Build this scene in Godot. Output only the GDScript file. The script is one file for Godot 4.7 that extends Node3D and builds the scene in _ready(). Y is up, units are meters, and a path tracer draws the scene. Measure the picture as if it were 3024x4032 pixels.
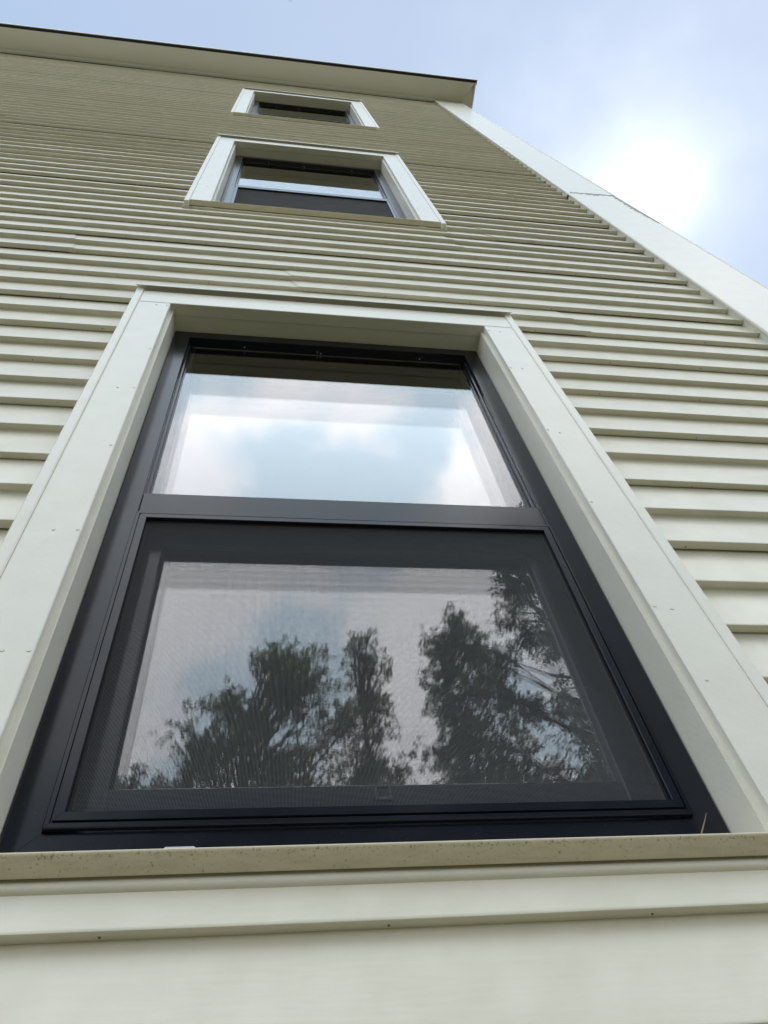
extends Node3D
# A clapboard house wall seen steeply from below: three stacked black windows, wide corner board, soffit, and the trees and clouds mirrored in the glass.
# Heights below are measured from the lower window and lifted by UP, so that the lawn lies at y = 0.

const UP := 2.2
const FACE := 0.0804      # front of the casings and corner boards
const BUTT := 0.0605      # front of a clapboard's lower edge
const BACK := 0.0430      # where the next clapboard's face starts
const PITCH := 0.2281     # one siding panel of two courses
const ROW0 := -0.290
const LEFT_END := -7.0
const CORNER := 2.194
const EAVE := 8.70
const WINDOW_STEPS := [0.0, 2.99, 6.02]

var M := {}
var wob := FastNoiseLite.new()

# ---------------------------------------------------------------- helpers
func mb() -> SurfaceTool:
	var st := SurfaceTool.new()
	st.begin(Mesh.PRIMITIVE_TRIANGLES)
	return st

func vtx(st: SurfaceTool, p: Vector3, n: Vector3, uv := Vector2.ZERO) -> void:
	st.set_normal(n)
	st.set_uv(uv)
	st.add_vertex(p)

func quadn(st: SurfaceTool, p: Array, n: Array, hint: Vector3, uv := []) -> void:
	# four corners in order round the face, a normal for each; wound clockwise seen from the side that hint points to
	var order := [0, 1, 2, 0, 2, 3]
	var g: Vector3 = (p[2] - p[0]).cross(p[1] - p[0]) + (p[3] - p[0]).cross(p[2] - p[0])
	if g.dot(hint) < 0.0:
		order = [0, 2, 1, 0, 3, 2]
	for k in order:
		vtx(st, p[k], n[k], uv[k] if uv.size() == 4 else Vector2(p[k].x + p[k].z, p[k].y + p[k].z))

func quad(st: SurfaceTool, a: Vector3, b: Vector3, c: Vector3, d: Vector3, hint: Vector3, uv := []) -> void:
	var n := (c - a).cross(d - b).normalized()
	if n.dot(hint) < 0.0:
		n = -n
	quadn(st, [a, b, c, d], [n, n, n, n], hint, uv)

func tri(st: SurfaceTool, a: Vector3, b: Vector3, c: Vector3, hint: Vector3) -> void:
	var n := (c - a).cross(b - a).normalized()
	if n.dot(hint) < 0.0:
		n = -n
		var t := b; b = c; c = t
	vtx(st, a, n); vtx(st, b, n); vtx(st, c, n)

func box(st: SurfaceTool, lo: Vector3, hi: Vector3) -> void:
	for ax in 3:
		for s in 2:
			var p := []
			for k in [[0, 0], [1, 0], [1, 1], [0, 1]]:
				var v := Vector3.ZERO
				v[ax] = hi[ax] if s else lo[ax]
				v[(ax + 1) % 3] = hi[(ax + 1) % 3] if k[0] else lo[(ax + 1) % 3]
				v[(ax + 2) % 3] = hi[(ax + 2) % 3] if k[1] else lo[(ax + 2) % 3]
				p.append(v)
			var h := Vector3.ZERO
			h[ax] = 1.0 if s else -1.0
			quad(st, p[0], p[1], p[2], p[3], h)

func cbox(st: SurfaceTool, lo: Vector3, hi: Vector3, e: float) -> void:
	# a box with its twelve edges chamfered by e
	var c := (lo + hi) / 2.0
	for ax in 3:
		var b := (ax + 1) % 3
		var d := (ax + 2) % 3
		for s in [-1.0, 1.0]:
			var p := []
			for k in [[-1, -1], [1, -1], [1, 1], [-1, 1]]:
				var v := Vector3.ZERO
				v[ax] = hi[ax] if s > 0 else lo[ax]
				v[b] = (hi[b] - e) if k[0] > 0 else (lo[b] + e)
				v[d] = (hi[d] - e) if k[1] > 0 else (lo[d] + e)
				p.append(v)
			var h := Vector3.ZERO
			h[ax] = s
			quad(st, p[0], p[1], p[2], p[3], h)
		# the four edges that run along axis ax
		for sb in [-1.0, 1.0]:
			for sd in [-1.0, 1.0]:
				var q := []
				for m in [[lo[ax] + e, 0], [hi[ax] - e, 0], [hi[ax] - e, 1], [lo[ax] + e, 1]]:
					var v := Vector3.ZERO
					v[ax] = m[0]
					v[b] = (hi[b] if sb > 0 else lo[b]) - (sb * e if m[1] == 1 else 0.0)
					v[d] = (hi[d] if sd > 0 else lo[d]) - (sd * e if m[1] == 0 else 0.0)
					q.append(v)
				var h := Vector3.ZERO
				h[b] = sb; h[d] = sd
				quad(st, q[0], q[1], q[2], q[3], h)
	for sx in [-1, 1]:
		for sy in [-1, 1]:
			for sz in [-1, 1]:
				var s3 := Vector3(sx, sy, sz)
				var k := c + (hi - lo) / 2.0 * s3
				tri(st, k - Vector3(0, sy, sz) * e, k - Vector3(sx, 0, sz) * e, k - Vector3(sx, sy, 0) * e, s3)

func put(st: SurfaceTool, called: String, m: Material, parent: Node) -> MeshInstance3D:
	var o := MeshInstance3D.new()
	o.name = called
	o.mesh = st.commit()
	o.material_override = m
	parent.add_child(o, true)
	return o

func put_mesh(mesh: Mesh, called: String, m: Material, parent: Node, at: Vector3, basis := Basis()) -> MeshInstance3D:
	var o := MeshInstance3D.new()
	o.name = called
	o.mesh = mesh
	o.material_override = m
	o.transform = Transform3D(basis, at)
	parent.add_child(o, true)
	return o

func tag(o: Node, label: String, category := "", group := "", kind := "") -> void:
	if label: o.set_meta("label", label)
	if category: o.set_meta("category", category)
	if group: o.set_meta("group", group)
	if kind: o.set_meta("kind", kind)

func profile_normals(pts: Array, limit := 0.6) -> Array:
	# per segment [normal at its start, normal at its end] of a polyline in (z, y); outward is to the front when the line runs down
	var seg := []
	for k in pts.size() - 1:
		var d: Vector2 = (pts[k + 1] - pts[k]).normalized()
		seg.append(Vector2(-d.y, d.x))
	var out := []
	for k in seg.size():
		var a: Vector2 = seg[k]
		var b: Vector2 = seg[k]
		if k > 0 and absf(seg[k].angle_to(seg[k - 1])) < limit: a = (seg[k] + seg[k - 1]).normalized()
		if k < seg.size() - 1 and absf(seg[k].angle_to(seg[k + 1])) < limit: b = (seg[k] + seg[k + 1]).normalized()
		out.append([a, b])
	return out

func extrude_x(st: SurfaceTool, pts: Array, x0: float, x1: float, y: float, limit := 0.6) -> void:
	var nn := profile_normals(pts, limit)
	for k in pts.size() - 1:
		var a: Vector2 = pts[k]
		var b: Vector2 = pts[k + 1]
		var na := Vector3(0, nn[k][0].y, nn[k][0].x)
		var nb := Vector3(0, nn[k][1].y, nn[k][1].x)
		quadn(st, [Vector3(x0, y + a.y, a.x), Vector3(x1, y + a.y, a.x), Vector3(x1, y + b.y, b.x), Vector3(x0, y + b.y, b.x)], [na, na, nb, nb], na + nb)

func mitre(side: int, lo: Vector2, hi: Vector2, prof: Array) -> SurfaceTool:
	# one member of a rectangular frame with mitred ends. prof: (inset from the outer edge, z). side: 0 left, 1 top, 2 right, 3 bottom
	var st := mb()
	var mid := (lo + hi) / 2.0
	for k in prof.size() - 1:
		var q := []
		for e in [[prof[k], 0], [prof[k], 1], [prof[k + 1], 1], [prof[k + 1], 0]]:
			var i: float = e[0].x
			var g := i + 0.0003      # a hairline between the mitred ends
			var c := Vector2.ZERO
			match side:
				0: c = Vector2(lo.x + i, lo.y + g if e[1] == 0 else hi.y - g)
				1: c = Vector2(lo.x + g if e[1] == 0 else hi.x - g, hi.y - i)
				2: c = Vector2(hi.x - i, lo.y + g if e[1] == 0 else hi.y - g)
				3: c = Vector2(lo.x + g if e[1] == 0 else hi.x - g, lo.y + i)
			q.append(Vector3(c.x, c.y, e[0].y))
		var inward: Vector2 = [Vector2(1, 0), Vector2(0, -1), Vector2(-1, 0), Vector2(0, 1)][side]
		var d: Vector2 = prof[k + 1] - prof[k]
		var n2 := Vector2(-d.y, d.x)      # (inward, z)
		quad(st, q[0], q[1], q[2], q[3], Vector3(inward.x * n2.x, inward.y * n2.x, n2.y))
	return st

# ---------------------------------------------------------------- materials
func noise_tex(freq: float, octaves: int, lo: Color, hi: Color, seed_: int, size := 512, normal := 0.0, stretch := Vector2.ONE) -> ImageTexture:
	var n := FastNoiseLite.new()
	n.seed = seed_
	n.frequency = freq
	n.fractal_octaves = octaves
	var im := Image.create(size, size, false, Image.FORMAT_RGB8)
	for y in size:
		for x in size:
			# blended over the edges so that it tiles
			var fx := float(x) / size
			var fy := float(y) / size
			var px := x * stretch.x
			var py := y * stretch.y
			var sx := size * stretch.x
			var sy := size * stretch.y
			var v := n.get_noise_2d(px, py) * (1 - fx) * (1 - fy) + n.get_noise_2d(px - sx, py) * fx * (1 - fy) + n.get_noise_2d(px, py - sy) * (1 - fx) * fy + n.get_noise_2d(px - sx, py - sy) * fx * fy
			im.set_pixel(x, y, lo.lerp(hi, clampf(0.5 + v * 1.1, 0, 1)))
	if normal > 0.0:
		im.bump_map_to_normal_map(normal)
	im.generate_mipmaps()
	return ImageTexture.create_from_image(im)

func lin(r: float, g: float, b: float) -> Color:
	return Color(r, g, b).linear_to_srgb()

func mat(called: String, c: Color, rough: float, spec := 0.5) -> StandardMaterial3D:
	var m := StandardMaterial3D.new()
	m.resource_name = called
	m.albedo_color = c
	m.roughness = rough
	m.metallic_specular = spec
	return m

func tri_planar(m: StandardMaterial3D, scale: Vector3) -> void:
	m.uv1_triplanar = true
	m.uv1_world_triplanar = true
	m.uv1_scale = scale

func sill_texture() -> ImageTexture:
	# splashed soil: specks and short runs on painted metal, thickest along the outer lip (v = 0)
	var rng := RandomNumberGenerator.new()
	rng.seed = 77
	var w := 1600
	var h := 96
	var im := Image.create(w, h, false, Image.FORMAT_RGB8)
	var n := FastNoiseLite.new()
	n.seed = 5; n.frequency = 0.012
	var n2 := FastNoiseLite.new()
	n2.seed = 9; n2.frequency = 0.09
	for y in h:
		for x in w:
			var v := 0.98 + 0.05 * n.get_noise_2d(x, y * 2.0) + 0.03 * n2.get_noise_2d(x, y * 0.6)
			im.set_pixel(x, y, Color(v, v * 0.995, v * 0.985))
	for k in 1500:
		var x := rng.randi_range(0, w - 1)
		var patch := 0.5 + 0.5 * n.get_noise_2d(x * 1.4 + 300, 40)
		if rng.randf() > pow(patch, 1.6) * 1.5: continue
		var y := int(4 + pow(rng.randf(), 2.6) * (h - 12)) if k % 3 else rng.randi_range(3, 16)
		var r := rng.randf_range(0.5, 1.7)
		var long := rng.randf_range(1.0, 4.0)
		var dark := rng.randf_range(0.08, 0.5)
		for dy in range(-6, 7):
			for dx in range(-4, 5):
				var q := sqrt(pow(dx / r, 2) + pow(dy / (r * long), 2))
				if q < 1.2 and x + dx >= 0 and x + dx < w and y + dy >= 0 and y + dy < h:
					var c := im.get_pixel(x + dx, y + dy)
					im.set_pixel(x + dx, y + dy, c.lerp(Color(0.42, 0.40, 0.36), dark * clampf(1.3 - q, 0, 1)))
	im.generate_mipmaps()
	return ImageTexture.create_from_image(im)

func dust_texture() -> ImageTexture:
	# blue-black paint with settled dust: sparse light specks and a few short hairs
	var rng := RandomNumberGenerator.new()
	rng.seed = 63
	var im := Image.create(1024, 1024, false, Image.FORMAT_RGB8)
	im.fill(lin(0.008, 0.010, 0.016))
	for k in 420:
		var x := rng.randi_range(2, 1018)
		var y := rng.randi_range(2, 1018)
		var c := lin(0.008, 0.010, 0.016).lerp(Color(0.55, 0.55, 0.52), rng.randf_range(0.1, 0.55))
		im.fill_rect(Rect2i(x, y, rng.randi_range(1, 3), rng.randi_range(1, 3)), c)
	im.generate_mipmaps()
	return ImageTexture.create_from_image(im)

func make_materials() -> void:
	var blotch := noise_tex(0.01, 4, Color(0.955, 0.955, 0.945), Color(1, 1, 1), 3)
	var grain := noise_tex(0.05, 3, Color(0, 0, 0), Color(1, 1, 1), 11, 512, 0.0, Vector2(0.25, 2.2))
	var fine := noise_tex(0.12, 3, Color(0, 0, 0), Color(1, 1, 1), 21, 256)
	var s := mat("cream vinyl", lin(0.81, 0.772, 0.65), 0.36)
	s.albedo_texture = blotch
	s.heightmap_enabled = true
	s.heightmap_texture = grain
	s.heightmap_scale = 0.012
	s.uv1_scale = Vector3(1.9, 1.9, 1)
	M.vinyl = s
	M.vinyls = [s]
	for k in [Vector3(0.78, 0.748, 0.642), Vector3(0.815, 0.778, 0.66), Vector3(0.79, 0.75, 0.632)]:
		var s2: StandardMaterial3D = s.duplicate()
		s2.albedo_color = lin(k.x, k.y, k.z)
		s2.uv1_offset = Vector3(k.x * 37.0, k.y * 53.0, 0)
		M.vinyls.append(s2)
	var t := mat("cream painted aluminium", lin(0.78, 0.76, 0.67), 0.30)
	t.albedo_texture = noise_tex(0.008, 3, Color(0.978, 0.978, 0.972), Color(1, 1, 1), 4)
	t.heightmap_enabled = true
	t.heightmap_texture = fine
	t.heightmap_scale = 0.01
	t.uv1_scale = Vector3(2.3, 2.3, 1)
	M.trim = t
	var sl := mat("soiled cream aluminium", lin(0.76, 0.69, 0.52), 0.5)
	sl.albedo_texture = sill_texture()
	M.sill = sl
	M.sofit = mat("cream soffit", lin(0.74, 0.72, 0.64), 0.6)
	M.white = mat("white aluminium", lin(0.78, 0.78, 0.76), 0.4)
	var f := mat("black window paint", lin(0.008, 0.010, 0.016), 0.20, 0.36)
	f.roughness_texture = noise_tex(0.03, 4, Color(0.8, 0.8, 0.8), Color(1, 1, 1), 31, 256)
	f.albedo_color = Color.WHITE
	f.albedo_texture = dust_texture()
	tri_planar(f, Vector3(3, 3, 3))
	M.black = f
	M.gasket = mat("black rubber", lin(0.008, 0.008, 0.009), 0.7)
	M.wire = mat("charcoal screen wire", lin(0.17, 0.175, 0.19), 0.4)
	var g := mat("window glass", Color(1, 1, 1, 0.0), 0.0)
	g.transparency = BaseMaterial3D.TRANSPARENCY_ALPHA
	g.refraction_enabled = true
	g.refraction_scale = 0.032
	M.glass = g
	M.coated = g.duplicate()
	M.coated.resource_name = "coated window glass"
	M.coated.refraction_scale = 0.076
	M.semi = g.duplicate()
	M.semi.refraction_scale = 0.050
	M.room = mat("room plaster", lin(0.30, 0.28, 0.25), 0.9)
	M.nail = mat("painted nail", lin(0.74, 0.72, 0.64), 0.45)
	M.caulk = mat("old sealant", lin(0.42, 0.385, 0.345), 0.7)
	M.hole = mat("dark and dirt of weep holes", lin(0.24, 0.20, 0.14), 0.9)  # solid discs for open holes: inner shade and grime put into one colour
	M.tab = mat("dark grey plastic", lin(0.035, 0.037, 0.042), 0.25)
	M.plastic = mat("white plastic", lin(0.55, 0.55, 0.58), 0.4)
	M.roof = mat("asphalt shingle", lin(0.035, 0.032, 0.034), 0.95)
	M.board = mat("sheathing", lin(0.25, 0.22, 0.17), 0.9)
	M.straw = mat("dry straw", lin(0.32, 0.21, 0.09), 0.7)
	var b := mat("bark", lin(0.085, 0.068, 0.05), 0.95)
	b.albedo_texture = noise_tex(0.03, 4, Color(0.6, 0.6, 0.6), Color(1, 1, 1), 41, 256)
	tri_planar(b, Vector3(3, 0.8, 3))
	M.bark = b
	var gr := mat("lawn", lin(0.048, 0.050, 0.024), 0.95)
	gr.albedo_texture = noise_tex(0.02, 5, Color(0.75, 0.75, 0.7), Color(1, 1, 1), 51, 512)
	tri_planar(gr, Vector3(0.4, 0.4, 0.4))
	M.lawn = gr

func leaf_material(c: Color) -> StandardMaterial3D:
	var m := mat("leaf", c, 0.55)
	m.vertex_color_use_as_albedo = true
	m.backlight_enabled = true
	m.backlight = Color(0.5, 0.6, 0.25)
	return m

# ---------------------------------------------------------------- sky
func sky_image() -> Image:
	var w := 2048
	var h := 1024
	var sun := Vector3(0.4129, 0.8993, -0.1443).normalized()
	var big := FastNoiseLite.new()
	big.seed = 12; big.frequency = 2.2; big.fractal_octaves = 7; big.fractal_gain = 0.52
	var det := FastNoiseLite.new()
	det.seed = 4; det.frequency = 1.5; det.fractal_octaves = 4
	var veil := FastNoiseLite.new()
	veil.seed = 8; veil.frequency = 0.35; veil.fractal_octaves = 4
	var data := PackedFloat32Array()
	data.resize(w * h * 3)
	for j in h:
		var th := PI * (j + 0.5) / h
		var y := cos(th)
		var r := sin(th)
		for i in w:
			var o := (j * w + i) * 3
			var az := TAU * (i + 0.5) / w
			var d := Vector3(sin(az) * r, y, -cos(az) * r)
			if y < -0.02:
				data[o] = 0.06; data[o + 1] = 0.07; data[o + 2] = 0.05
				continue
			var yy := maxf(y, 0.0)
			var hz := pow(1.0 - yy, 2.2)
			var c := Vector3(0.385, 0.52, 0.75).lerp(Vector3(0.85, 0.92, 1.0), hz)
			# a thin high veil
			var p := d / (yy + 0.35)
			var vn := clampf(0.5 + 0.8 * veil.get_noise_3d(p.x * 2.0, p.y, p.z * 2.0), 0, 1)
			c = c.lerp(Vector3(0.67, 0.71, 0.79), 0.55 * vn)
			var bank := smoothstep(0.06, 0.40, d.z)
			var f := 0.46 + 0.67 * pow(yy, 1.2)      # a clouded sky is darker towards the horizon
			c = c.lerp(Vector3(1.80, 2.22, 2.55) * f, bank * 0.9)
			# heaps of sunlit cloud, thinning out behind the house
			var warp := det.get_noise_3d(p.x + 7.0, p.y, p.z) * 0.06
			var n := big.get_noise_3d(p.x * 1.5 + warp, p.y * 1.5, p.z * 1.5 + warp)
			var cov := smoothstep(-0.08, 0.28, n + 0.16 * bank - 0.8 * (1.0 - bank))
			var lit := clampf(0.62 + 0.9 * big.get_noise_3d(p.x * 1.5 + 0.08, p.y * 1.5 + 0.05, p.z * 1.5), 0.0, 1.0)
			var cc := Vector3(2.35, 2.45, 2.65).lerp(Vector3(2.9, 2.9, 2.94), lit) * f
			c = c.lerp(cc, cov * 0.95)
			# the sun behind thin cloud
			var a := acos(clampf(d.dot(sun), -1, 1)) * 180.0 / PI
			a *= 1.0 + 0.30 * det.get_noise_3d(d.x * 2.2, d.y * 2.2, d.z * 2.2) + 0.22 * det.get_noise_3d(d.x * 7.0 + 3.0, d.y * 7.0, d.z * 7.0)
			c += Vector3(1.0, 0.97, 0.93) * (0.9 * exp(-pow(a / 2.0, 2.0)) + 0.72 * exp(-a / 4.2) + 0.06 * exp(-a / 20.0))
			data[o] = c.x * 0.5; data[o + 1] = c.y * 0.5; data[o + 2] = c.z * 0.5
	return Image.create_from_data(w, h, false, Image.FORMAT_RGBF, data.to_byte_array())

# ---------------------------------------------------------------- siding
func panel_profile(tight: bool) -> Array:
	# (z, y) from the top of a two-course panel down to its bottom hook
	var p := []
	p.append(Vector2(BACK - 0.001, PITCH + 0.012))
	var mid := 0.1135
	var deep := BUTT - BACK - 0.0003
	# each face leans out towards its lower edge, a little more near the lip
	for t in [0.0, 0.07, 0.16, 0.28, 0.42, 0.58, 0.76]:
		p.append(Vector2(BACK + deep * (0.9 * t + 0.1 * t * t), lerpf(PITCH, mid + 0.004, t)))
	p.append(Vector2(BUTT - 0.0002, mid + 0.004))
	p.append(Vector2(BUTT, mid + 0.0018))
	p.append(Vector2(BUTT - 0.0004, mid + 0.0006))
	p.append(Vector2(BUTT - 0.0016, mid))
	p.append(Vector2(BACK + 0.0045, mid + 0.0004))
	p.append(Vector2(BACK + 0.0022, mid - 0.0004))
	p.append(Vector2(BACK + 0.0007, mid - 0.0025))
	for t in [0.05, 0.10, 0.18, 0.28, 0.42, 0.58, 0.76]:
		p.append(Vector2(BACK + deep * (0.9 * t + 0.1 * t * t), lerpf(mid, 0.004, t)))
	p.append(Vector2(BUTT - 0.0002, 0.004))
	p.append(Vector2(BUTT, 0.0018))
	p.append(Vector2(BUTT - 0.0004, 0.0006))
	p.append(Vector2(BUTT - 0.0016, 0.0))
	p.append(Vector2(BACK - 0.004 if tight else BACK + 0.0017, 0.0004))
	p.append(Vector2(BACK - 0.004 if tight else BACK + 0.0015, 0.010))
	return p

func clip_profile(p: Array, lo: float, hi: float) -> Array:
	# the runs of the polyline between two heights
	var runs := []
	var cur := []
	for k in p.size() - 1:
		var a: Vector2 = p[k]
		var b: Vector2 = p[k + 1]
		var t0 := 0.0
		var t1 := 1.0
		var dy := b.y - a.y
		if absf(dy) < 1e-9:
			if a.y < lo or a.y > hi: t1 = -1.0
		else:
			var ta := (lo - a.y) / dy
			var tb := (hi - a.y) / dy
			t0 = maxf(t0, minf(ta, tb)); t1 = minf(t1, maxf(ta, tb))
		if t1 <= t0 + 1e-7:
			if cur.size() > 1: runs.append(cur)
			cur = []
			continue
		var s := a.lerp(b, t0)
		var e := a.lerp(b, t1)
		if cur.is_empty(): cur.append(s)
		elif cur[-1].distance_to(s) > 1e-6:
			if cur.size() > 1: runs.append(cur)
			cur = [s]
		cur.append(e)
	if cur.size() > 1: runs.append(cur)
	return runs

func panel_mesh(y0: float, runs: Array, out: float, skew0: float, skew1: float, row: int) -> SurfaceTool:
	# runs: [x0, x1, lowest y, highest y]; skew: how far the end leans (bottom against top)
	var st := mb()
	var full := panel_profile(row == 0)
	var vr := RandomNumberGenerator.new()
	vr.seed = 900 + row
	var depth := [vr.randf_range(-0.0012, 0.0012), vr.randf_range(-0.0012, 0.0012)]
	var tip := [vr.randf_range(-0.0012, 0.0012), vr.randf_range(-0.0012, 0.0012)]
	var xs0: float = runs[0][0]
	var xs1: float = runs[-1][1]
	for r in runs:
		for pts in clip_profile(full, r[2] - y0, r[3] - y0):
			var nn := profile_normals(pts, 0.7)
			var steps := maxi(1, int(ceil((r[1] - r[0]) / 0.22)))
			for s in steps:
				var xa: float = lerpf(r[0], r[1], float(s) / steps)
				var xb: float = lerpf(r[0], r[1], float(s + 1) / steps)
				for k in pts.size() - 1:
					var q := []
					for e in [[xa, pts[k]], [xb, pts[k]], [xb, pts[k + 1]], [xa, pts[k + 1]]]:
						var v: Vector2 = e[1]
						var x: float = e[0]
						if absf(x - xs0) < 1e-5: x += skew0 * (0.5 - v.y / PITCH)
						elif absf(x - xs1) < 1e-5: x += skew1 * (0.5 - v.y / PITCH)
						var low := smoothstep(BACK, BUTT, v.x)
						var dz: float = wob.get_noise_2d(e[0] * 55.0, y0 * 900.0 + (40.0 if v.y > 0.112 else 0.0)) * 0.0011 * low + depth[1 if v.y > 0.112 else 0] * low
						var dy: float = wob.get_noise_2d(e[0] * 30.0 + 500.0, y0 * 900.0 + (40.0 if v.y > 0.112 else 0.0)) * 0.0013 * low + tip[1 if v.y > 0.112 else 0] * low
						q.append(Vector3(x, UP + y0 + v.y + dy, v.x + dz + out))
					var na := Vector3(0, nn[k][0].y, nn[k][0].x)
					var nb := Vector3(0, nn[k][1].y, nn[k][1].x)
					quadn(st, q, [na, na, nb, nb], na + nb)
	return st

func build_siding(house: Node3D) -> void:
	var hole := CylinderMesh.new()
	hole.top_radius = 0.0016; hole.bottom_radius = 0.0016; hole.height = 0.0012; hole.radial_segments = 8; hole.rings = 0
	var rng := RandomNumberGenerator.new()
	rng.seed = 31
	# joints seen in the photograph, by row; the other rows get staggered joints of the same stock length
	var known := {9: [0.34, -3.3], 10: [-0.43, -4.09], 8: [1.22, -2.44], 13: [1.19, -2.47], 12: [0.985, -2.67]}
	var right := 1.8955
	var n := -8
	while ROW0 + n * PITCH < EAVE - 0.01:
		var y0 := ROW0 + n * PITCH
		var top := minf(y0 + PITCH + 0.012, EAVE + 0.004)
		var joints: Array = known.get(n, [])
		if joints.is_empty():
			var x := -1.1 - 1.22 * ((n * 2) % 3) - rng.randf() * 0.5
			while x > LEFT_END + 0.4:
				joints.append(x)
				x -= 3.66
			if n > 15 and rng.randf() < 0.4: joints.append(rng.randf_range(1.15, 1.7))
		# pieces between the joints, with what the windows cut away
		var cuts: Array = [LEFT_END, right] + joints
		cuts.sort()
		var is_over := n % 2 == 0
		for c in cuts.size() - 1:
			var a: float = cuts[c]
			var b: float = cuts[c + 1]
			is_over = not is_over
			if is_over:
				if c > 0: a -= 0.016
				if c < cuts.size() - 2: b += 0.016
			var pieces := [[[a, b, y0 - 0.01, top]]]
			for step in WINDOW_STEPS:
				var open_lo: float = step - 0.242
				var open_hi: float = step + 1.50
				if y0 > open_hi or top < open_lo or a > 1.0 or b < -0.11: continue
				var w0 := -0.112
				var w1 := 0.992
				var side := []
				var lower := [maxf(a, w0), minf(b, w1), y0 - 0.01, open_lo]
				var upper := [maxf(a, w0), minf(b, w1), open_hi, top]
				var whole_l := [a, minf(b, w0), y0 - 0.01, top]
				var whole_r := [maxf(a, w1), b, y0 - 0.01, top]
				var has_mid: bool = open_lo > y0 or open_hi < top
				if has_mid:
					if whole_l[1] > whole_l[0] + 0.005: side.append(whole_l)
					side.append(lower if open_lo > y0 else upper)
					if whole_r[1] > whole_r[0] + 0.005: side.append(whole_r)
					pieces = [side]
				else:
					pieces = []
					if whole_l[1] > whole_l[0] + 0.005: pieces.append([whole_l])
					if whole_r[1] > whole_r[0] + 0.005: pieces.append([whole_r])
			for runs in pieces:
				var at_joint0: bool = c > 0 and absf(runs[0][0] - a) < 1e-4
				var at_joint1: bool = c < cuts.size() - 2 and absf(runs[-1][1] - b) < 1e-4
				var st := panel_mesh(y0, runs, 0.0022 if is_over else 0.0, 0.045 if at_joint0 else 0.0, 0.045 if at_joint1 else 0.0, n)
				var o := put(st, "siding_panel", M.vinyls[rng.randi() % 4], house)
				if n >= 0 and n <= 20:
					var x := ceilf((runs[0][0] + 0.03) / 0.282) * 0.282 + fmod(n * 0.117, 0.282) - 0.14
					while x < runs[-1][1] - 0.02:
						var free := true
						for step in WINDOW_STEPS:
							if x > -0.13 and x < 1.01 and y0 > step - 0.25 and y0 < step + 1.56: free = false
						if x > runs[0][0] + 0.02 and x > -3.0 and free:
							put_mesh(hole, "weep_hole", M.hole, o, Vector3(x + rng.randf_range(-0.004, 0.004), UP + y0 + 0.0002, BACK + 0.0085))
						x += 0.282
		n += 1

# ---------------------------------------------------------------- windows
func rect_member(called: String, lo: Vector2, hi: Vector2, prof: Array, m: Material, parent: Node) -> void:
	for s in 4: put(mitre(s, lo, hi, prof), called, m, parent)

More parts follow.
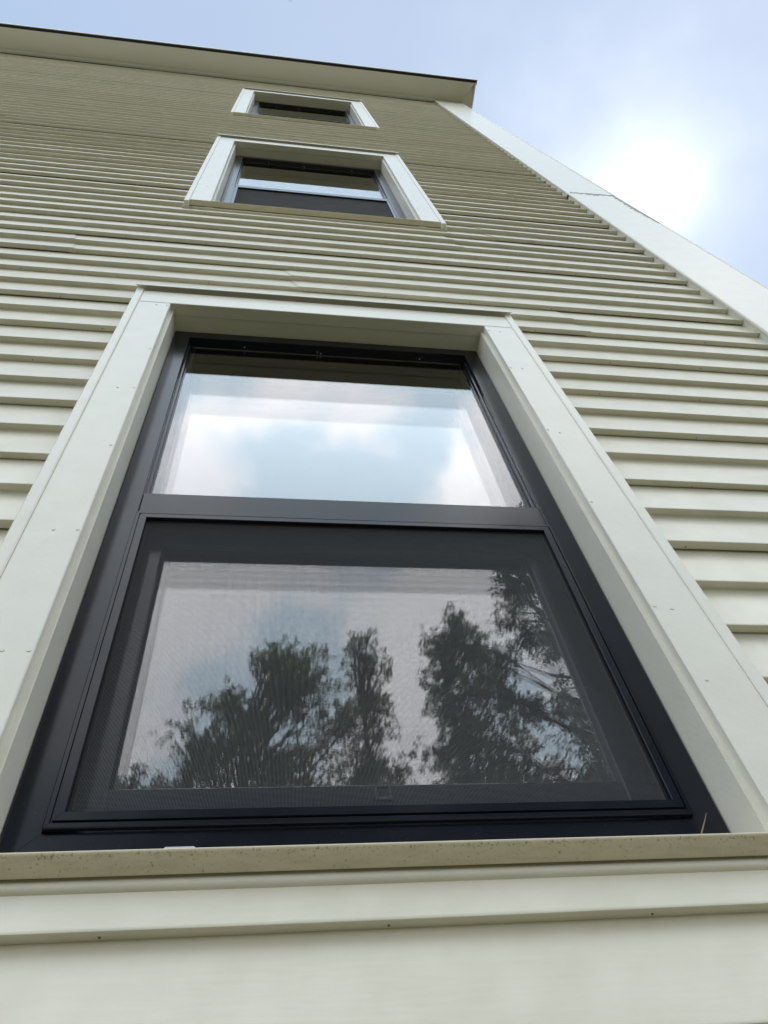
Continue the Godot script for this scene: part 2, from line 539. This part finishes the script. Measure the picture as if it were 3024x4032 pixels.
func make_window(house: Node3D) -> Node3D:
	var w := Node3D.new()
	w.name = "window"
	house.add_child(w, true)
	w.position.y = UP
	# black main frame: its face, a step down to the glazing bead, and the inner side
	rect_member("frame", Vector2(0, -0.1815), Vector2(0.88, 1.461), [Vector2(-0.003, -0.06), Vector2(-0.003, -0.002), Vector2(-0.0005, 0.0), Vector2(0.0400, 0.0), Vector2(0.0415, -0.0015), Vector2(0.0425, -0.012), Vector2(0.0465, -0.013), Vector2(0.0475, -0.022), Vector2(0.0505, -0.0225), Vector2(0.054, -0.125), Vector2(-0.003, -0.125)], M.black, w)
	# meeting rail
	var st := mb()
	extrude_x(st, [Vector2(-0.06, 0.597), Vector2(-0.014, 0.597), Vector2(-0.002, 0.5945), Vector2(-0.0008, 0.593), Vector2(-0.0005, 0.517), Vector2(-0.002, 0.515), Vector2(-0.06, 0.514)], 0.0432, 0.8368, 0.0)
	put(st, "meeting_rail", M.black, w)
	# upper glass: two panes and the dark spacer between them
	for z in [-0.026, -0.062, -0.098]:
		var b := BoxMesh.new()
		b.size = Vector3(0.79, 0.833, 0.004)
		put_mesh(b, "upper_pane", M.semi if z > -0.03 else M.glass, w, Vector3(0.44, 0.9925, z))
	rect_member("spacer", Vector2(0.0525, 0.59), Vector2(0.8275, 1.4085), [Vector2(0.0, -0.0290), Vector2(0.0055, -0.0290), Vector2(0.0055, -0.0590)], M.gasket, w)
	# lower sash behind the screen
	rect_member("lower_sash", Vector2(0.0525, -0.148), Vector2(0.8275, 0.513), [Vector2(0.0, -0.09), Vector2(0.0, -0.034), Vector2(0.0015, -0.0325), Vector2(0.040, -0.0325), Vector2(0.0425, -0.0345), Vector2(0.0475, -0.040), Vector2(0.0485, -0.09)], M.black, w)
	# a taller bottom rail
	st = mb()
	cbox(st, Vector3(0.094, -0.104, -0.09), Vector3(0.786, -0.056, -0.034), 0.0015)
	put(st, "bottom_rail", M.black, w)
	for z in [-0.044, -0.078]:
		var b := BoxMesh.new()
		b.size = Vector3(0.688, 0.56, 0.003)
		put_mesh(b, "lower_pane", M.coated, w, Vector3(0.44, 0.21, z))
	# insect screen: aluminium frame with a bead groove, woven wires, pull tab
	rect_member("screen_frame", Vector2(0.041, -0.139), Vector2(0.841, 0.519), [Vector2(0.0, 0.0006), Vector2(0.0, 0.0062), Vector2(0.0012, 0.0075), Vector2(0.0065, 0.0075), Vector2(0.0072, 0.0052), Vector2(0.0088, 0.0052), Vector2(0.0095, 0.0085), Vector2(0.0205, 0.0085), Vector2(0.0215, 0.0072), Vector2(0.0220, -0.010), Vector2(0.010, -0.010)], M.black, w)
	rect_member("screen_spline", Vector2(0.0625, -0.1175), Vector2(0.8195, 0.4975), [Vector2(0.0, -0.0020), Vector2(0.0, 0.0010), Vector2(0.0035, 0.0012), Vector2(0.0042, -0.0018)], M.gasket, w)
	st = mb()
	var x := 0.0655
	var t := 0.00014
	while x < 0.8168:
		wire(st, Vector3(x - t, -0.115, -t), Vector3(x + t, 0.495, t), 1)
		x += 0.00170
	var y := -0.1145
	while y < 0.4945:
		wire(st, Vector3(0.065, y - t, -t * 2.6), Vector3(0.817, y + t, -t * 0.6), 0)
		y += 0.00170
	var mesh := put(st, "screen_mesh", M.wire, w)
	mesh.set_meta("kind", "stuff")
	st = mb()
	for q in [[0.4300, 0.4338, -0.1030, -0.0800], [0.4482, 0.4520, -0.1030, -0.0800], [0.4338, 0.4482, -0.0836, -0.0800], [0.4338, 0.4482, -0.1030, -0.0985]]:
		cbox(st, Vector3(q[0], q[2], -0.0065), Vector3(q[1], q[3], -0.0012), 0.0008)
	put(st, "pull_tab", M.tab, w)
	# casing: boards, head, outer beads, stepped jamb liners
	for s in 2:
		st = mb()
		if s == 0: cbox(st, Vector3(-0.0990, -0.2145, 0.045), Vector3(-0.0125, 1.4600, FACE), 0.0016)
		else: cbox(st, Vector3(0.8925, -0.2145, 0.045), Vector3(0.9790, 1.4600, FACE), 0.0016)
		put(st, "side_casing", M.trim, w)
		st = mb()
		if s == 0: box(st, Vector3(-0.030, -0.236, -0.06), Vector3(-0.0045, 1.48, 0.0605))
		else: box(st, Vector3(0.8845, -0.236, -0.06), Vector3(0.910, 1.48, 0.0605))
		put(st, "jamb_liner", M.trim, w)
		st = mb()
		if s == 0: cbox(st, Vector3(-0.1205, -0.2460, 0.036), Vector3(-0.0985, 1.5700, FACE + 0.003), 0.0022)
		else: cbox(st, Vector3(0.9785, -0.2460, 0.036), Vector3(1.0005, 1.5700, FACE + 0.003), 0.0022)
		put(st, "edge_bead", M.trim, w)
	st = mb()
	cbox(st, Vector3(-0.0990, 1.4618, 0.045), Vector3(0.9790, 1.5540, FACE), 0.0016)
	put(st, "head_casing", M.trim, w)
	st = mb()
	box(st, Vector3(-0.030, 1.4650, -0.06), Vector3(0.910, 1.49, 0.0605))
	put(st, "head_liner", M.trim, w)
	st = mb()
	extrude_x(st, [Vector2(0.040, 1.5875), Vector2(FACE + 0.002, 1.5850), Vector2(FACE + 0.0125, 1.5835), Vector2(FACE + 0.0135, 1.5820), Vector2(FACE + 0.0135, 1.5742), Vector2(FACE + 0.0120, 1.5735), Vector2(FACE + 0.0135, 1.5728), Vector2(FACE + 0.0135, 1.5648), Vector2(FACE + 0.0125, 1.5640), Vector2(FACE + 0.0112, 1.5648), Vector2(FACE + 0.0110, 1.5815), Vector2(0.052, 1.5835)], -0.1215, 1.0015, 0.0)
	put(st, "drip_cap", M.trim, w)
	# sill: a bent sheet seen from below, and the trim under it that holds the cut clapboard
	st = mb()
	var sp := [Vector2(0.0, -0.199), Vector2(0.078, -0.2155), Vector2(0.0815, -0.2168), Vector2(0.0822, -0.2179), Vector2(0.0819, -0.2194), Vector2(0.0806, -0.2207), Vector2(0.0637, -0.2328), Vector2(0.0620, -0.2334), Vector2(0.0609, -0.2322), Vector2(0.0606, -0.225)]
	var nn := profile_normals(sp)
	for k in sp.size() - 1:
		var a: Vector2 = sp[k]
		var b: Vector2 = sp[k + 1]
		var na := Vector3(0, nn[k][0].y, nn[k][0].x)
		var nb := Vector3(0, nn[k][1].y, nn[k][1].x)
		var va := clampf((0.0815 - a.x) / 0.0200, 0, 1)
		var vb := clampf((0.0815 - b.x) / 0.0200, 0, 1)
		quadn(st, [Vector3(-0.0985, a.y, a.x), Vector3(0.9785, a.y, a.x), Vector3(0.9785, b.y, b.x), Vector3(-0.0985, b.y, b.x)], [na, na, nb, nb], na + nb, [Vector2(0, va), Vector2(1, va), Vector2(1, vb), Vector2(0, vb)])
	for xe in [-0.0985, 0.9785]:
		quad(st, Vector3(xe, -0.2160, 0.080), Vector3(xe, -0.2200, 0.081), Vector3(xe, -0.2330, 0.062), Vector3(xe, -0.212, 0.062), Vector3(signf(xe - 0.4), 0, 0))
	put(st, "sill", M.sill, w)
	st = mb()
	extrude_x(st, [Vector2(0.048, -0.2235), Vector2(0.0552, -0.2262), Vector2(0.0568, -0.2348), Vector2(0.0586, -0.2374), Vector2(0.0593, -0.2400), Vector2(0.0588, -0.2427), Vector2(0.0570, -0.2450), Vector2(0.0545, -0.2467), Vector2(0.0520, -0.2479), Vector2(0.0490, -0.2485), Vector2(0.0470, -0.2440)], -0.128, 1.008, 0.0)
	put(st, "undersill_trim", M.vinyl, w)
	# nails in the casing, screws in the frame head
	var nail := CylinderMesh.new()
	nail.top_radius = 0.0026; nail.bottom_radius = 0.0034; nail.height = 0.0011; nail.radial_segments = 12; nail.rings = 0
	var lay := Basis(Vector3(1, 0, 0), PI / 2)
	for p in [[-0.048, 1.440], [-0.019, 1.4396], [-0.0192, 1.1226], [-0.054, 0.8922], [-0.0193, 0.8946], [-0.0203, 0.6325], [-0.0548, 0.3481], [-0.0186, 0.3502], [-0.0519, 0.0734], [-0.0191, 0.0734], [0.898, 1.4235], [0.9313, 1.419], [0.898, 1.149], [0.9284, 1.147], [0.898, 0.7961], [0.9221, 0.7836], [0.898, 0.495], [0.899, 0.1868], [0.9261, 0.1813], [0.9107, 0.0256]]:
		put_mesh(nail, "nail_head", M.nail, w, Vector3(p[0], p[1], FACE + 0.0004), lay)
	for p in [0.195, 0.402, 0.412, 0.703]:
		put_mesh(nail, "screw_head", M.plastic, w, Vector3(p, 1.4105, -0.016 if p != 0.412 else -0.019), Basis().scaled(Vector3(0.55, 1, 0.55)))
	return w

func wire(st: SurfaceTool, lo: Vector3, hi: Vector3, along: int) -> void:
	# a thin four-sided wire turned on its edge; along 0 = x, 1 = y
	var c := (lo + hi) / 2.0
	var r := (hi - lo) / 2.0
	var ring := []
	for k in 4:
		var u := [0.0, 1.0, 0.0, -1.0][k] as float
		var v := [1.0, 0.0, -1.0, 0.0][k] as float
		ring.append(Vector3(0, c.y + v * r.y, c.z + u * r.z) if along == 0 else Vector3(c.x + v * r.x, 0, c.z + u * r.z))
	for k in 4:
		var a: Vector3 = ring[k]
		var b: Vector3 = ring[(k + 1) % 4]
		var a0 := a; var a1 := a; var b0 := b; var b1 := b
		a0[along] = lo[along]; b0[along] = lo[along]; a1[along] = hi[along]; b1[along] = hi[along]
		var mid := (a + b) / 2.0 - c
		mid[along] = 0.0
		quad(st, a0, a1, b1, b0, mid)

# ---------------------------------------------------------------- house
func build_house() -> Node3D:
	var house := Node3D.new()
	house.name = "house"
	add_child(house)
	tag(house, "three storey cream clapboard house with three black windows stacked above each other", "house")
	# sheathing with window openings, other walls, rooms
	var st := mb()
	var zb := -0.16
	var zf := 0.040
	box(st, Vector3(LEFT_END, 0.05, zb), Vector3(-0.031, UP + EAVE, zf))
	box(st, Vector3(0.911, 0.05, zb), Vector3(CORNER - 0.02, UP + EAVE, zf))
	var y := 0.05
	for step in WINDOW_STEPS:
		box(st, Vector3(-0.031, y, zb), Vector3(0.911, UP + step - 0.237, zf))
		y = UP + step + 1.491
	box(st, Vector3(-0.031, y, zb), Vector3(0.911, UP + EAVE, zf))
	put(st, "front_wall", M.board, house)
	st = mb()
	box(st, Vector3(CORNER - 0.14, 0.05, -9.0), Vector3(CORNER - 0.012, UP + EAVE, zb - 0.001))
	put(st, "side_wall", M.vinyl, house)
	st = mb()
	box(st, Vector3(LEFT_END, 0.05, -9.0), Vector3(LEFT_END + 0.12, UP + EAVE, zb - 0.001))
	put(st, "side_wall", M.vinyl, house)
	st = mb()
	box(st, Vector3(LEFT_END + 0.121, 0.05, -9.0), Vector3(CORNER - 0.141, UP + EAVE, -8.88))
	put(st, "back_wall", M.vinyl, house)
	st = mb()
	box(st, Vector3(LEFT_END - 0.02, 0.0, -9.02), Vector3(CORNER - 0.03, 0.36, 0.03))
	put(st, "foundation", mat("concrete", lin(0.28, 0.27, 0.25), 0.9), house)
	for step in WINDOW_STEPS:
		st = mb()
		var lo := Vector3(-1.4, UP + step - 0.95, -3.6)
		var hi := Vector3(1.95, UP + step + 1.78, zb - 0.002)
		var e := 0.06
		box(st, lo, Vector3(hi.x, hi.y, lo.z + e))
		box(st, Vector3(lo.x, lo.y, lo.z + e), Vector3(lo.x + e, hi.y, hi.z))
		box(st, Vector3(hi.x - e, lo.y, lo.z + e), Vector3(hi.x, hi.y, hi.z))
		box(st, Vector3(lo.x + e, lo.y, lo.z + e), Vector3(hi.x - e, lo.y + e, hi.z))
		box(st, Vector3(lo.x + e, hi.y - e, lo.z + e), Vector3(hi.x - e, hi.y, hi.z))
		put(st, "room", M.room, house)
	build_siding(house)
	# corner board: two lengths that overlap, beads on both edges
	st = mb()
	cbox(st, Vector3(1.8965, UP + 3.80, 0.030), Vector3(2.182, UP + EAVE - 0.001, FACE), 0.002)
	put(st, "corner_board", M.trim, house)
	st = mb()
	cbox(st, Vector3(1.8965, 0.30, 0.030), Vector3(2.182, UP + 3.832, FACE + 0.0018), 0.002)
	put(st, "corner_board", M.trim, house)
	st = mb()
	cbox(st, Vector3(1.881, 0.30, FACE - 0.0070), Vector3(1.8975, UP + EAVE - 0.001, FACE + 0.0045), 0.003)
	put(st, "corner_bead", M.trim, house)
	st = mb()
	cbox(st, Vector3(2.1825, 0.30, -0.10), Vector3(CORNER, UP + EAVE - 0.001, FACE + 0.004), 0.003)
	put(st, "corner_bead", M.white, house)
	# sealant smeared over the joint and down the outer bead
	var rng := RandomNumberGenerator.new()
	rng.seed = 19
	st = mb()
	smear(st, Vector3(1.905, UP + 3.822, FACE + 0.002), Vector3(2.18, UP + 3.852, FACE + 0.002), Vector3(0, 1, 0), 0.050, 26, rng, 0.0035)
	put(st, "sealant_smear", M.caulk, house)
	st = mb()
	smear(st, Vector3(2.172, UP + 3.84, FACE + 0.0022), Vector3(2.180, UP + 3.20, FACE + 0.0022), Vector3(1, 0, 0), 0.030, 34, rng, 0.003)
	put(st, "sealant_smear", M.caulk, house)
	# frieze trim, soffit in three lengths and along the side, drip edge, roof
	st = mb()
	extrude_x(st, [Vector2(0.060, EAVE + 0.03), Vector2(0.0985, EAVE + 0.02), Vector2(0.0990, EAVE - 0.010), Vector2(0.0975, EAVE - 0.013), Vector2(0.0700, EAVE - 0.0135), Vector2(0.0690, EAVE - 0.006), Vector2(0.060, EAVE - 0.006)], LEFT_END, 1.881, UP)
	put(st, "frieze_trim", M.white, house)
	st = mb()
	extrude_x(st, [Vector2(0.040, EAVE + 0.03), Vector2(0.0960, EAVE + 0.02), Vector2(0.0960, EAVE - 0.004), Vector2(0.0930, EAVE - 0.006), Vector2(0.040, EAVE - 0.0062)], 1.8812, CORNER + 0.004, UP)
	put(st, "frieze_trim", M.vinyl, house)
	var zo := 0.285
	var cuts := [LEFT_END, -4.3, -0.80, 2.31]
	for k in 3:
		st = mb()
		var zin := 0.060
		var x1: float = cuts[k + 1]
		var dy := 0.0025 * (k % 2)
		if k < 2:
			cbox(st, Vector3(cuts[k], UP + EAVE + dy, zin), Vector3(x1 + (0.02 if k == 1 else 0.0), UP + EAVE + 0.012 + dy, zo), 0.001)
		else:
			# mitred at the corner
			var yb := UP + EAVE + dy
			quad(st, Vector3(cuts[k], yb, zin), Vector3(CORNER - 0.03, yb, zin), Vector3(x1, yb, zo), Vector3(cuts[k], yb, zo), Vector3(0, -1, 0))
			quad(st, Vector3(cuts[k], yb + 0.012, zin), Vector3(CORNER - 0.03, yb + 0.012, zin), Vector3(x1, yb + 0.012, zo), Vector3(cuts[k], yb + 0.012, zo), Vector3(0, 1, 0))
			quad(st, Vector3(CORNER - 0.03, yb, zin), Vector3(x1, yb, zo), Vector3(x1, yb + 0.012, zo), Vector3(CORNER - 0.03, yb + 0.012, zin), Vector3(1, 0, -1))
			quad(st, Vector3(cuts[k], yb, zo), Vector3(x1, yb, zo), Vector3(x1, yb + 0.012, zo), Vector3(cuts[k], yb + 0.012, zo), Vector3(0, 0, 1))
		put(st, "soffit_panel", M.sofit, house)
	st = mb()
	var ys := UP + EAVE + 0.002
	for q in [[0.0, -1.0], [0.012, 1.0]]:
		quad(st, Vector3(CORNER - 0.028, ys + q[0], 0.0595), Vector3(2.312, ys + q[0] + 0.045, zo - 0.001), Vector3(2.312, ys + q[0] + 0.075, -9.2), Vector3(CORNER - 0.028, ys + q[0], -9.2), Vector3(0, q[1], 0))
	put(st, "soffit_panel", M.sofit, house)
	st = mb()
	box(st, Vector3(LEFT_END - 0.2, UP + EAVE + 0.014, zo - 0.02), Vector3(2.335, UP + EAVE + 0.050, zo + 0.026))
	put(st, "roof_edge", M.roof, house)
	st = mb()
	cbox(st, Vector3(LEFT_END - 0.2, UP + EAVE + 0.012, zo + 0.0265), Vector3(2.342, UP + EAVE + 0.075, zo + 0.033), 0.002)
	put(st, "drip_edge", M.white, house)
	st = mb()
	cbox(st, Vector3(2.3125, UP + EAVE - 0.002, -9.3), Vector3(2.324, UP + EAVE + 0.17, zo + 0.004), 0.002)
	put(st, "fascia_board", M.white, house)
	st = mb()
	var r0 := Vector3(LEFT_END - 0.2, UP + EAVE + 0.052, zo + 0.020)
	var r1 := Vector3(2.336, UP + EAVE + 0.052, -9.3)
	var apex0 := Vector3(LEFT_END + 3.0, UP + EAVE + 2.2, -4.5)
	var apex1 := Vector3(-1.0, UP + EAVE + 2.2, -4.5)
	quad(st, r0, Vector3(r1.x, r0.y, r0.z), apex1, apex0, Vector3(0, 1, 1))
	quad(st, Vector3(r0.x, r0.y, r1.z), r1, apex1, apex0, Vector3(0, 1, -1))
	tri(st, Vector3(r1.x, r0.y, r0.z), r1, apex1, Vector3(1, 1, 0))
	tri(st, r0, Vector3(r0.x, r0.y, r1.z), apex0, Vector3(-1, 1, 0))
	quad(st, r0, Vector3(r1.x, r0.y, r0.z), r1, Vector3(r0.x, r0.y, r1.z), Vector3(0, -1, 0))
	put(st, "roof", M.roof, house)
	# windows
	var w := make_window(house)
	tag(w, "black framed window with insect screen directly above the soiled sill, lowest of three")
	for k in 2:
		var c := w.duplicate()
		c.name = "window_%03d" % (k + 1)
		house.add_child(c, true)
		c.position.y = UP + WINDOW_STEPS[k + 1]
		tag(c, ["black framed window between the lowest and the highest window", "highest black framed window close below the soffit"][k])
	# small things fixed to the lowest window
	st = mb()
	cbox(st, Vector3(0.187, -0.2140, 0.0560), Vector3(0.220, -0.2000, 0.0600), 0.0015)
	put(st, "weep_cover", M.plastic, w)
	st = mb()
	smear(st, Vector3(0.020, -0.178, 0.001), Vector3(0.034, -0.170, 0.001), Vector3(0, 1, 0), 0.0022, 7, rng, 0.001)
	smear(st, Vector3(0.010, -0.188, 0.001), Vector3(0.014, -0.186, 0.001), Vector3(0, 1, 0), 0.0014, 4, rng, 0.001)
	put(st, "sealant_fleck", M.nail, w)
	return house

func smear(st: SurfaceTool, a: Vector3, b: Vector3, across: Vector3, width: float, steps: int, rng: RandomNumberGenerator, high: float) -> void:
	# a ragged low bead of sealant from a to b
	var rows := []
	for k in steps + 1:
		var t := float(k) / steps
		var c := a.lerp(b, t)
		var taper := 0.25 + 0.75 * sin(PI * clampf(t * 0.9 + 0.08, 0, 1))
		var w0 := width * taper * rng.randf_range(0.15, 1.0)
		var w1 := width * 0.35 * rng.randf_range(0.3, 1.0)
		rows.append([c - across * w0, c + Vector3(0, 0, high * rng.randf_range(0.4, 1.0)), c + across * w1])
	for k in steps:
		quad(st, rows[k][0], rows[k + 1][0], rows[k + 1][1], rows[k][1], Vector3(0, 0, 1))
		quad(st, rows[k][1], rows[k + 1][1], rows[k + 1][2], rows[k][2], Vector3(0, 0, 1))

# ---------------------------------------------------------------- trees
func tube(st: SurfaceTool, pts: Array, radii: Array, sides := 7) -> void:
	for k in pts.size() - 1:
		var a: Vector3 = pts[k]
		var b: Vector3 = pts[k + 1]
		var d := (b - a).normalized()
		var u := d.cross(Vector3(0.31, 0.2, 0.93)).normalized()
		var v := d.cross(u)
		for s in sides:
			var e0 := u * cos(TAU * s / sides) + v * sin(TAU * s / sides)
			var e1 := u * cos(TAU * (s + 1) / sides) + v * sin(TAU * (s + 1) / sides)
			quadn(st, [a + e0 * radii[k], a + e1 * radii[k], b + e1 * radii[k + 1], b + e0 * radii[k + 1]], [e0, e1, e1, e0], e0 + e1)

func leaf_mesh() -> ArrayMesh:
	# a small twig end: five pointed leaves, each folded along its rib
	var st := mb()
	var rng := RandomNumberGenerator.new()
	rng.seed = 3
	for k in 5:
		var a := TAU * k / 5.0 + rng.randf_range(-0.4, 0.4)
		var out := Vector3(cos(a), rng.randf_range(-0.5, 0.5), sin(a)).normalized()
		var side := out.cross(Vector3.UP).normalized().rotated(out, rng.randf_range(-0.7, 0.7))
		var up := side.cross(out)
		var base := out * 0.15 + Vector3(0, rng.randf_range(-0.3, 0.3), 0)
		var tip := base + out * rng.randf_range(0.75, 1.0) - up * 0.15
		var m0 := base + out * 0.42 + side * 0.27 + up * 0.08
		var m1 := base + out * 0.42 - side * 0.27 + up * 0.08
		tri(st, base, m0, tip, up)
		tri(st, base, tip, m1, up)
	return st.commit()

func tree(called: String, label: String, at: Vector3, height: float, clumps: Array, dense: float, leaf: float, color: Color, seed_: int, lm: ArrayMesh, group: String) -> void:
	# clumps: [x, y, z offsets from the base, radius]; branches run from the trunk to each, leaves fill them
	var rng := RandomNumberGenerator.new()
	rng.seed = seed_
	var root := Node3D.new()
	root.name = called
	add_child(root, true)
	root.position = at
	tag(root, label, "tree", group)
	var st := mb()
	var lean := Vector3(rng.randf_range(-0.3, 0.3), 0, rng.randf_range(-0.3, 0.3))
	var r := 0.018 * height
	var tp := []
	var tr := []
	for k in 9:
		var t := k / 8.0
		tp.append(Vector3(0, t * height * 0.96, 0) + lean * t * t + Vector3(rng.randf_range(-1, 1), 0, rng.randf_range(-1, 1)) * 0.05 * t * height * 0.15)
		tr.append(r * (1.0 - 0.9 * t) + (0.35 * r if k == 0 else 0.0))
	tube(st, tp, tr, 9)
	put(st, "trunk", M.bark, root)
	st = mb()
	var mm := MultiMesh.new()
	mm.transform_format = MultiMesh.TRANSFORM_3D
	mm.use_colors = true
	mm.mesh = lm
	var xf := []
	var cols := []
	for c in clumps:
		var p := Vector3(c[0], c[1], c[2])
		var rad: float = c[3]
		var h := clampf(p.y - 0.5 * Vector2(p.x, p.z).length() - 0.4, 0.2 * height, 0.9 * height)
		var f := h / (height * 0.96) * 8.0
		var i := mini(int(f), 7)
		var from: Vector3 = tp[i].lerp(tp[i + 1], f - i)
		var mid := from.lerp(p, 0.5) + Vector3(rng.randf_range(-0.1, 0.1), -0.08 * from.distance_to(p), rng.randf_range(-0.1, 0.1))
		var br := clampf(0.016 * from.distance_to(p) + 0.008, 0.012, 0.06)
		tube(st, [from, mid, p], [br, br * 0.65, br * 0.25], 5)
		for k in 5:
			var e := p + Vector3(rng.randfn(), rng.randfn() * 0.7, rng.randfn()).normalized() * rad * 0.8
			tube(st, [p.lerp(mid, 0.25), p.lerp(e, 0.5) + Vector3(0, 0.03, 0), e], [br * 0.35, br * 0.22, 0.003], 4)
		var count := int(dense * rad * rad * 210.0)
		for k in count:
			var d := Vector3(rng.randfn(), rng.randfn() * 0.85, rng.randfn())
			d = d.normalized() * pow(rng.randf(), 0.45)
			# ragged: sprays reach past the clump
			var q := p + d * rad * rng.randf_range(0.75, 1.25)
			var b := Basis.from_euler(Vector3(rng.randf_range(-0.7, 0.7), rng.randf_range(0, TAU), rng.randf_range(-0.7, 0.7))).scaled(Vector3.ONE * leaf * rng.randf_range(0.7, 1.25))
			xf.append(Transform3D(b, q))
			var v := rng.randf_range(0.75, 1.2)
			cols.append(Color(v * rng.randf_range(0.9, 1.15), v, v * rng.randf_range(0.75, 1.1)))
	put(st, "branches", M.bark, root)
	mm.instance_count = xf.size()
	for k in xf.size():
		mm.set_instance_transform(k, xf[k])
		mm.set_instance_color(k, cols[k])
	var mi := MultiMeshInstance3D.new()
	mi.name = "crown"
	mi.multimesh = mm
	mi.material_override = leaf_material(color)
	mi.set_meta("kind", "stuff")
	root.add_child(mi, true)

func crown(rng: RandomNumberGenerator, n: int, y0: float, y1: float, wide: Callable, rad: float, lean := 0.0) -> Array:
	# clump places spread through a crown whose half-width at share t of its height is wide.call(t)
	var out := []
	for k in n:
		var t := (k + rng.randf()) / n
		var w: float = wide.call(t)
		var a := rng.randf() * TAU
		var q := sqrt(rng.randf()) * w
		out.append([cos(a) * q + lean * t, lerpf(y0, y1, t), sin(a) * q, rad * rng.randf_range(0.7, 1.25) * lerpf(1.0, 0.6, t)])
	return out

func build_trees() -> void:
	var lm := leaf_mesh()
	var rng := RandomNumberGenerator.new()
	rng.seed = 101
	var g := "trees mirrored in the lower glass"
	var round_ := func(t): return 2.05 * pow(sin(PI * clampf(t * 0.82 + 0.16, 0, 1)), 0.7)
	var slim := func(t): return 0.85 * pow(1.0 - t * 0.9, 0.6) + 0.1
	var tall := func(t): return 2.3 * pow(1.0 - t * 0.92, 0.85) + 0.15
	var wide := func(t): return 2.2 * pow(sin(PI * clampf(t * 0.8 + 0.15, 0, 1)), 0.6)
	tree("round_tree", "round dense green tree mirrored in the screened glass beside the gap of sky", Vector3(-0.05, 0, 11.0), 12.8, crown(rng, 150, 6.2, 13.75, round_, 0.64, 0.8), 0.78, 0.10, lin(0.12, 0.145, 0.07), 1, lm, g)
	tree("low_tree", "low leafy tree mirrored at the bottom edge of the glass beside the round tree", Vector3(-2.9, 0, 13.0), 10.0, crown(rng, 54, 5.0, 12.6, round_, 0.6), 0.8, 0.10, lin(0.12, 0.145, 0.07), 2, lm, g)
	tree("slender_tree", "slender sparse tree mirrored between the round tree and the tall leafy tree", Vector3(2.55, 0, 12.0), 14.9, crown(rng, 110, 5.5, 15.5, slim, 0.46, 0.05), 0.75, 0.10, lin(0.125, 0.145, 0.07), 3, lm, g)
	tree("tall_tree", "tall leafy tree with narrowing top mirrored behind the slender tree", Vector3(4.6, 0, 13.0), 16.6, crown(rng, 160, 6.5, 17.4, tall, 0.62, 0.75), 0.66, 0.11, lin(0.11, 0.135, 0.066), 4, lm, g)
	tree("near_tree", "nearest dark tree with drooping leaves mirrored along the side of the glass", Vector3(6.9, 0, 9.6), 17.0, crown(rng, 160, 5.0, 16.9, wide, 0.60, -0.25), 0.72, 0.115, lin(0.075, 0.098, 0.046), 5, lm, g)
	var spots := [[1.0, 15.5, 14.2, "broad tree mirrored low behind the round tree"], [3.4, 16.5, 15.0, "broad tree mirrored low behind the slender tree"], [6.0, 15.5, 14.6, "broad tree mirrored low behind the tall narrowing tree"], [8.7, 13.5, 15.2, "broad tree mirrored low behind the dark drooping tree"], [-1.9, 16.0, 13.9, "broad tree mirrored low behind the low leafy tree"]]
	for k in spots.size():
		var q: Array = spots[k]
		tree("back_tree", q[3], Vector3(q[0], 0, q[1]), q[2] - 1.2, crown(rng, 90, 6.0, q[2], wide, 0.72), 0.6, 0.115, lin(0.115, 0.14, 0.068), 6 + k, lm, g)

# ---------------------------------------------------------------- scene
func _ready() -> void:
	var cam := Camera3D.new()
	cam.name = "camera"
	cam.fov = 67.33
	cam.near = 0.05
	cam.far = 800.0
	add_child(cam)
	cam.transform = Transform3D(Basis(Vector3(0.98891848, -0.10116163, 0.10865799), Vector3(-0.03508335, 0.55192957, 0.83315239), Vector3(-0.14425462, -0.82773189, 0.54226426)), Vector3(0.28827, UP - 0.70466, 0.82563))
	cam.current = true
	var env := Environment.new()
	env.background_mode = Environment.BG_SKY
	var sm := PanoramaSkyMaterial.new()
	sm.panorama = ImageTexture.create_from_image(sky_image())
	env.sky = Sky.new()
	env.sky.sky_material = sm
	env.tonemap_mode = Environment.TONE_MAPPER_LINEAR
	env.tonemap_exposure = 2.2
	env.sdfgi_enabled = true
	env.ssao_enabled = true
	env.ssil_enabled = true
	var we := WorldEnvironment.new()
	we.name = "world"
	we.environment = env
	add_child(we)
	var sun := DirectionalLight3D.new()
	sun.name = "sun"
	sun.light_energy = 1.2
	sun.light_color = Color(1.0, 0.96, 0.9)
	sun.light_angular_distance = 4.0
	sun.shadow_enabled = true
	add_child(sun)
	sun.look_at_from_position(Vector3.ZERO, -Vector3(0.4129, 0.8993, -0.1443), Vector3.FORWARD)
	wob.seed = 6
	wob.frequency = 0.02
	wob.fractal_octaves = 2
	make_materials()
	var st := mb()
	quad(st, Vector3(-300, 0, -300), Vector3(300, 0, -300), Vector3(300, 0, 300), Vector3(-300, 0, 300), Vector3.UP)
	var lawn := put(st, "ground", M.lawn, self)
	lawn.set_meta("kind", "structure")
	build_house()
	build_trees()
	# a dry blade of grass stuck on the sill
	var blade := mb()
	var pts := [Vector3(0.8059, UP - 0.199, 0.05), Vector3(0.8125, UP - 0.190, 0.0502), Vector3(0.8205, UP - 0.179, 0.0507), Vector3(0.8275, UP - 0.1685, 0.0512)]
	tube(blade, pts, [0.0009, 0.0008, 0.0006, 0.0002], 5)
	var bl := put(blade, "dry_grass_blade", M.straw, self)
	tag(bl, "thin dry tan grass blade stuck on the sill in front of the black frame corner", "grass blade")
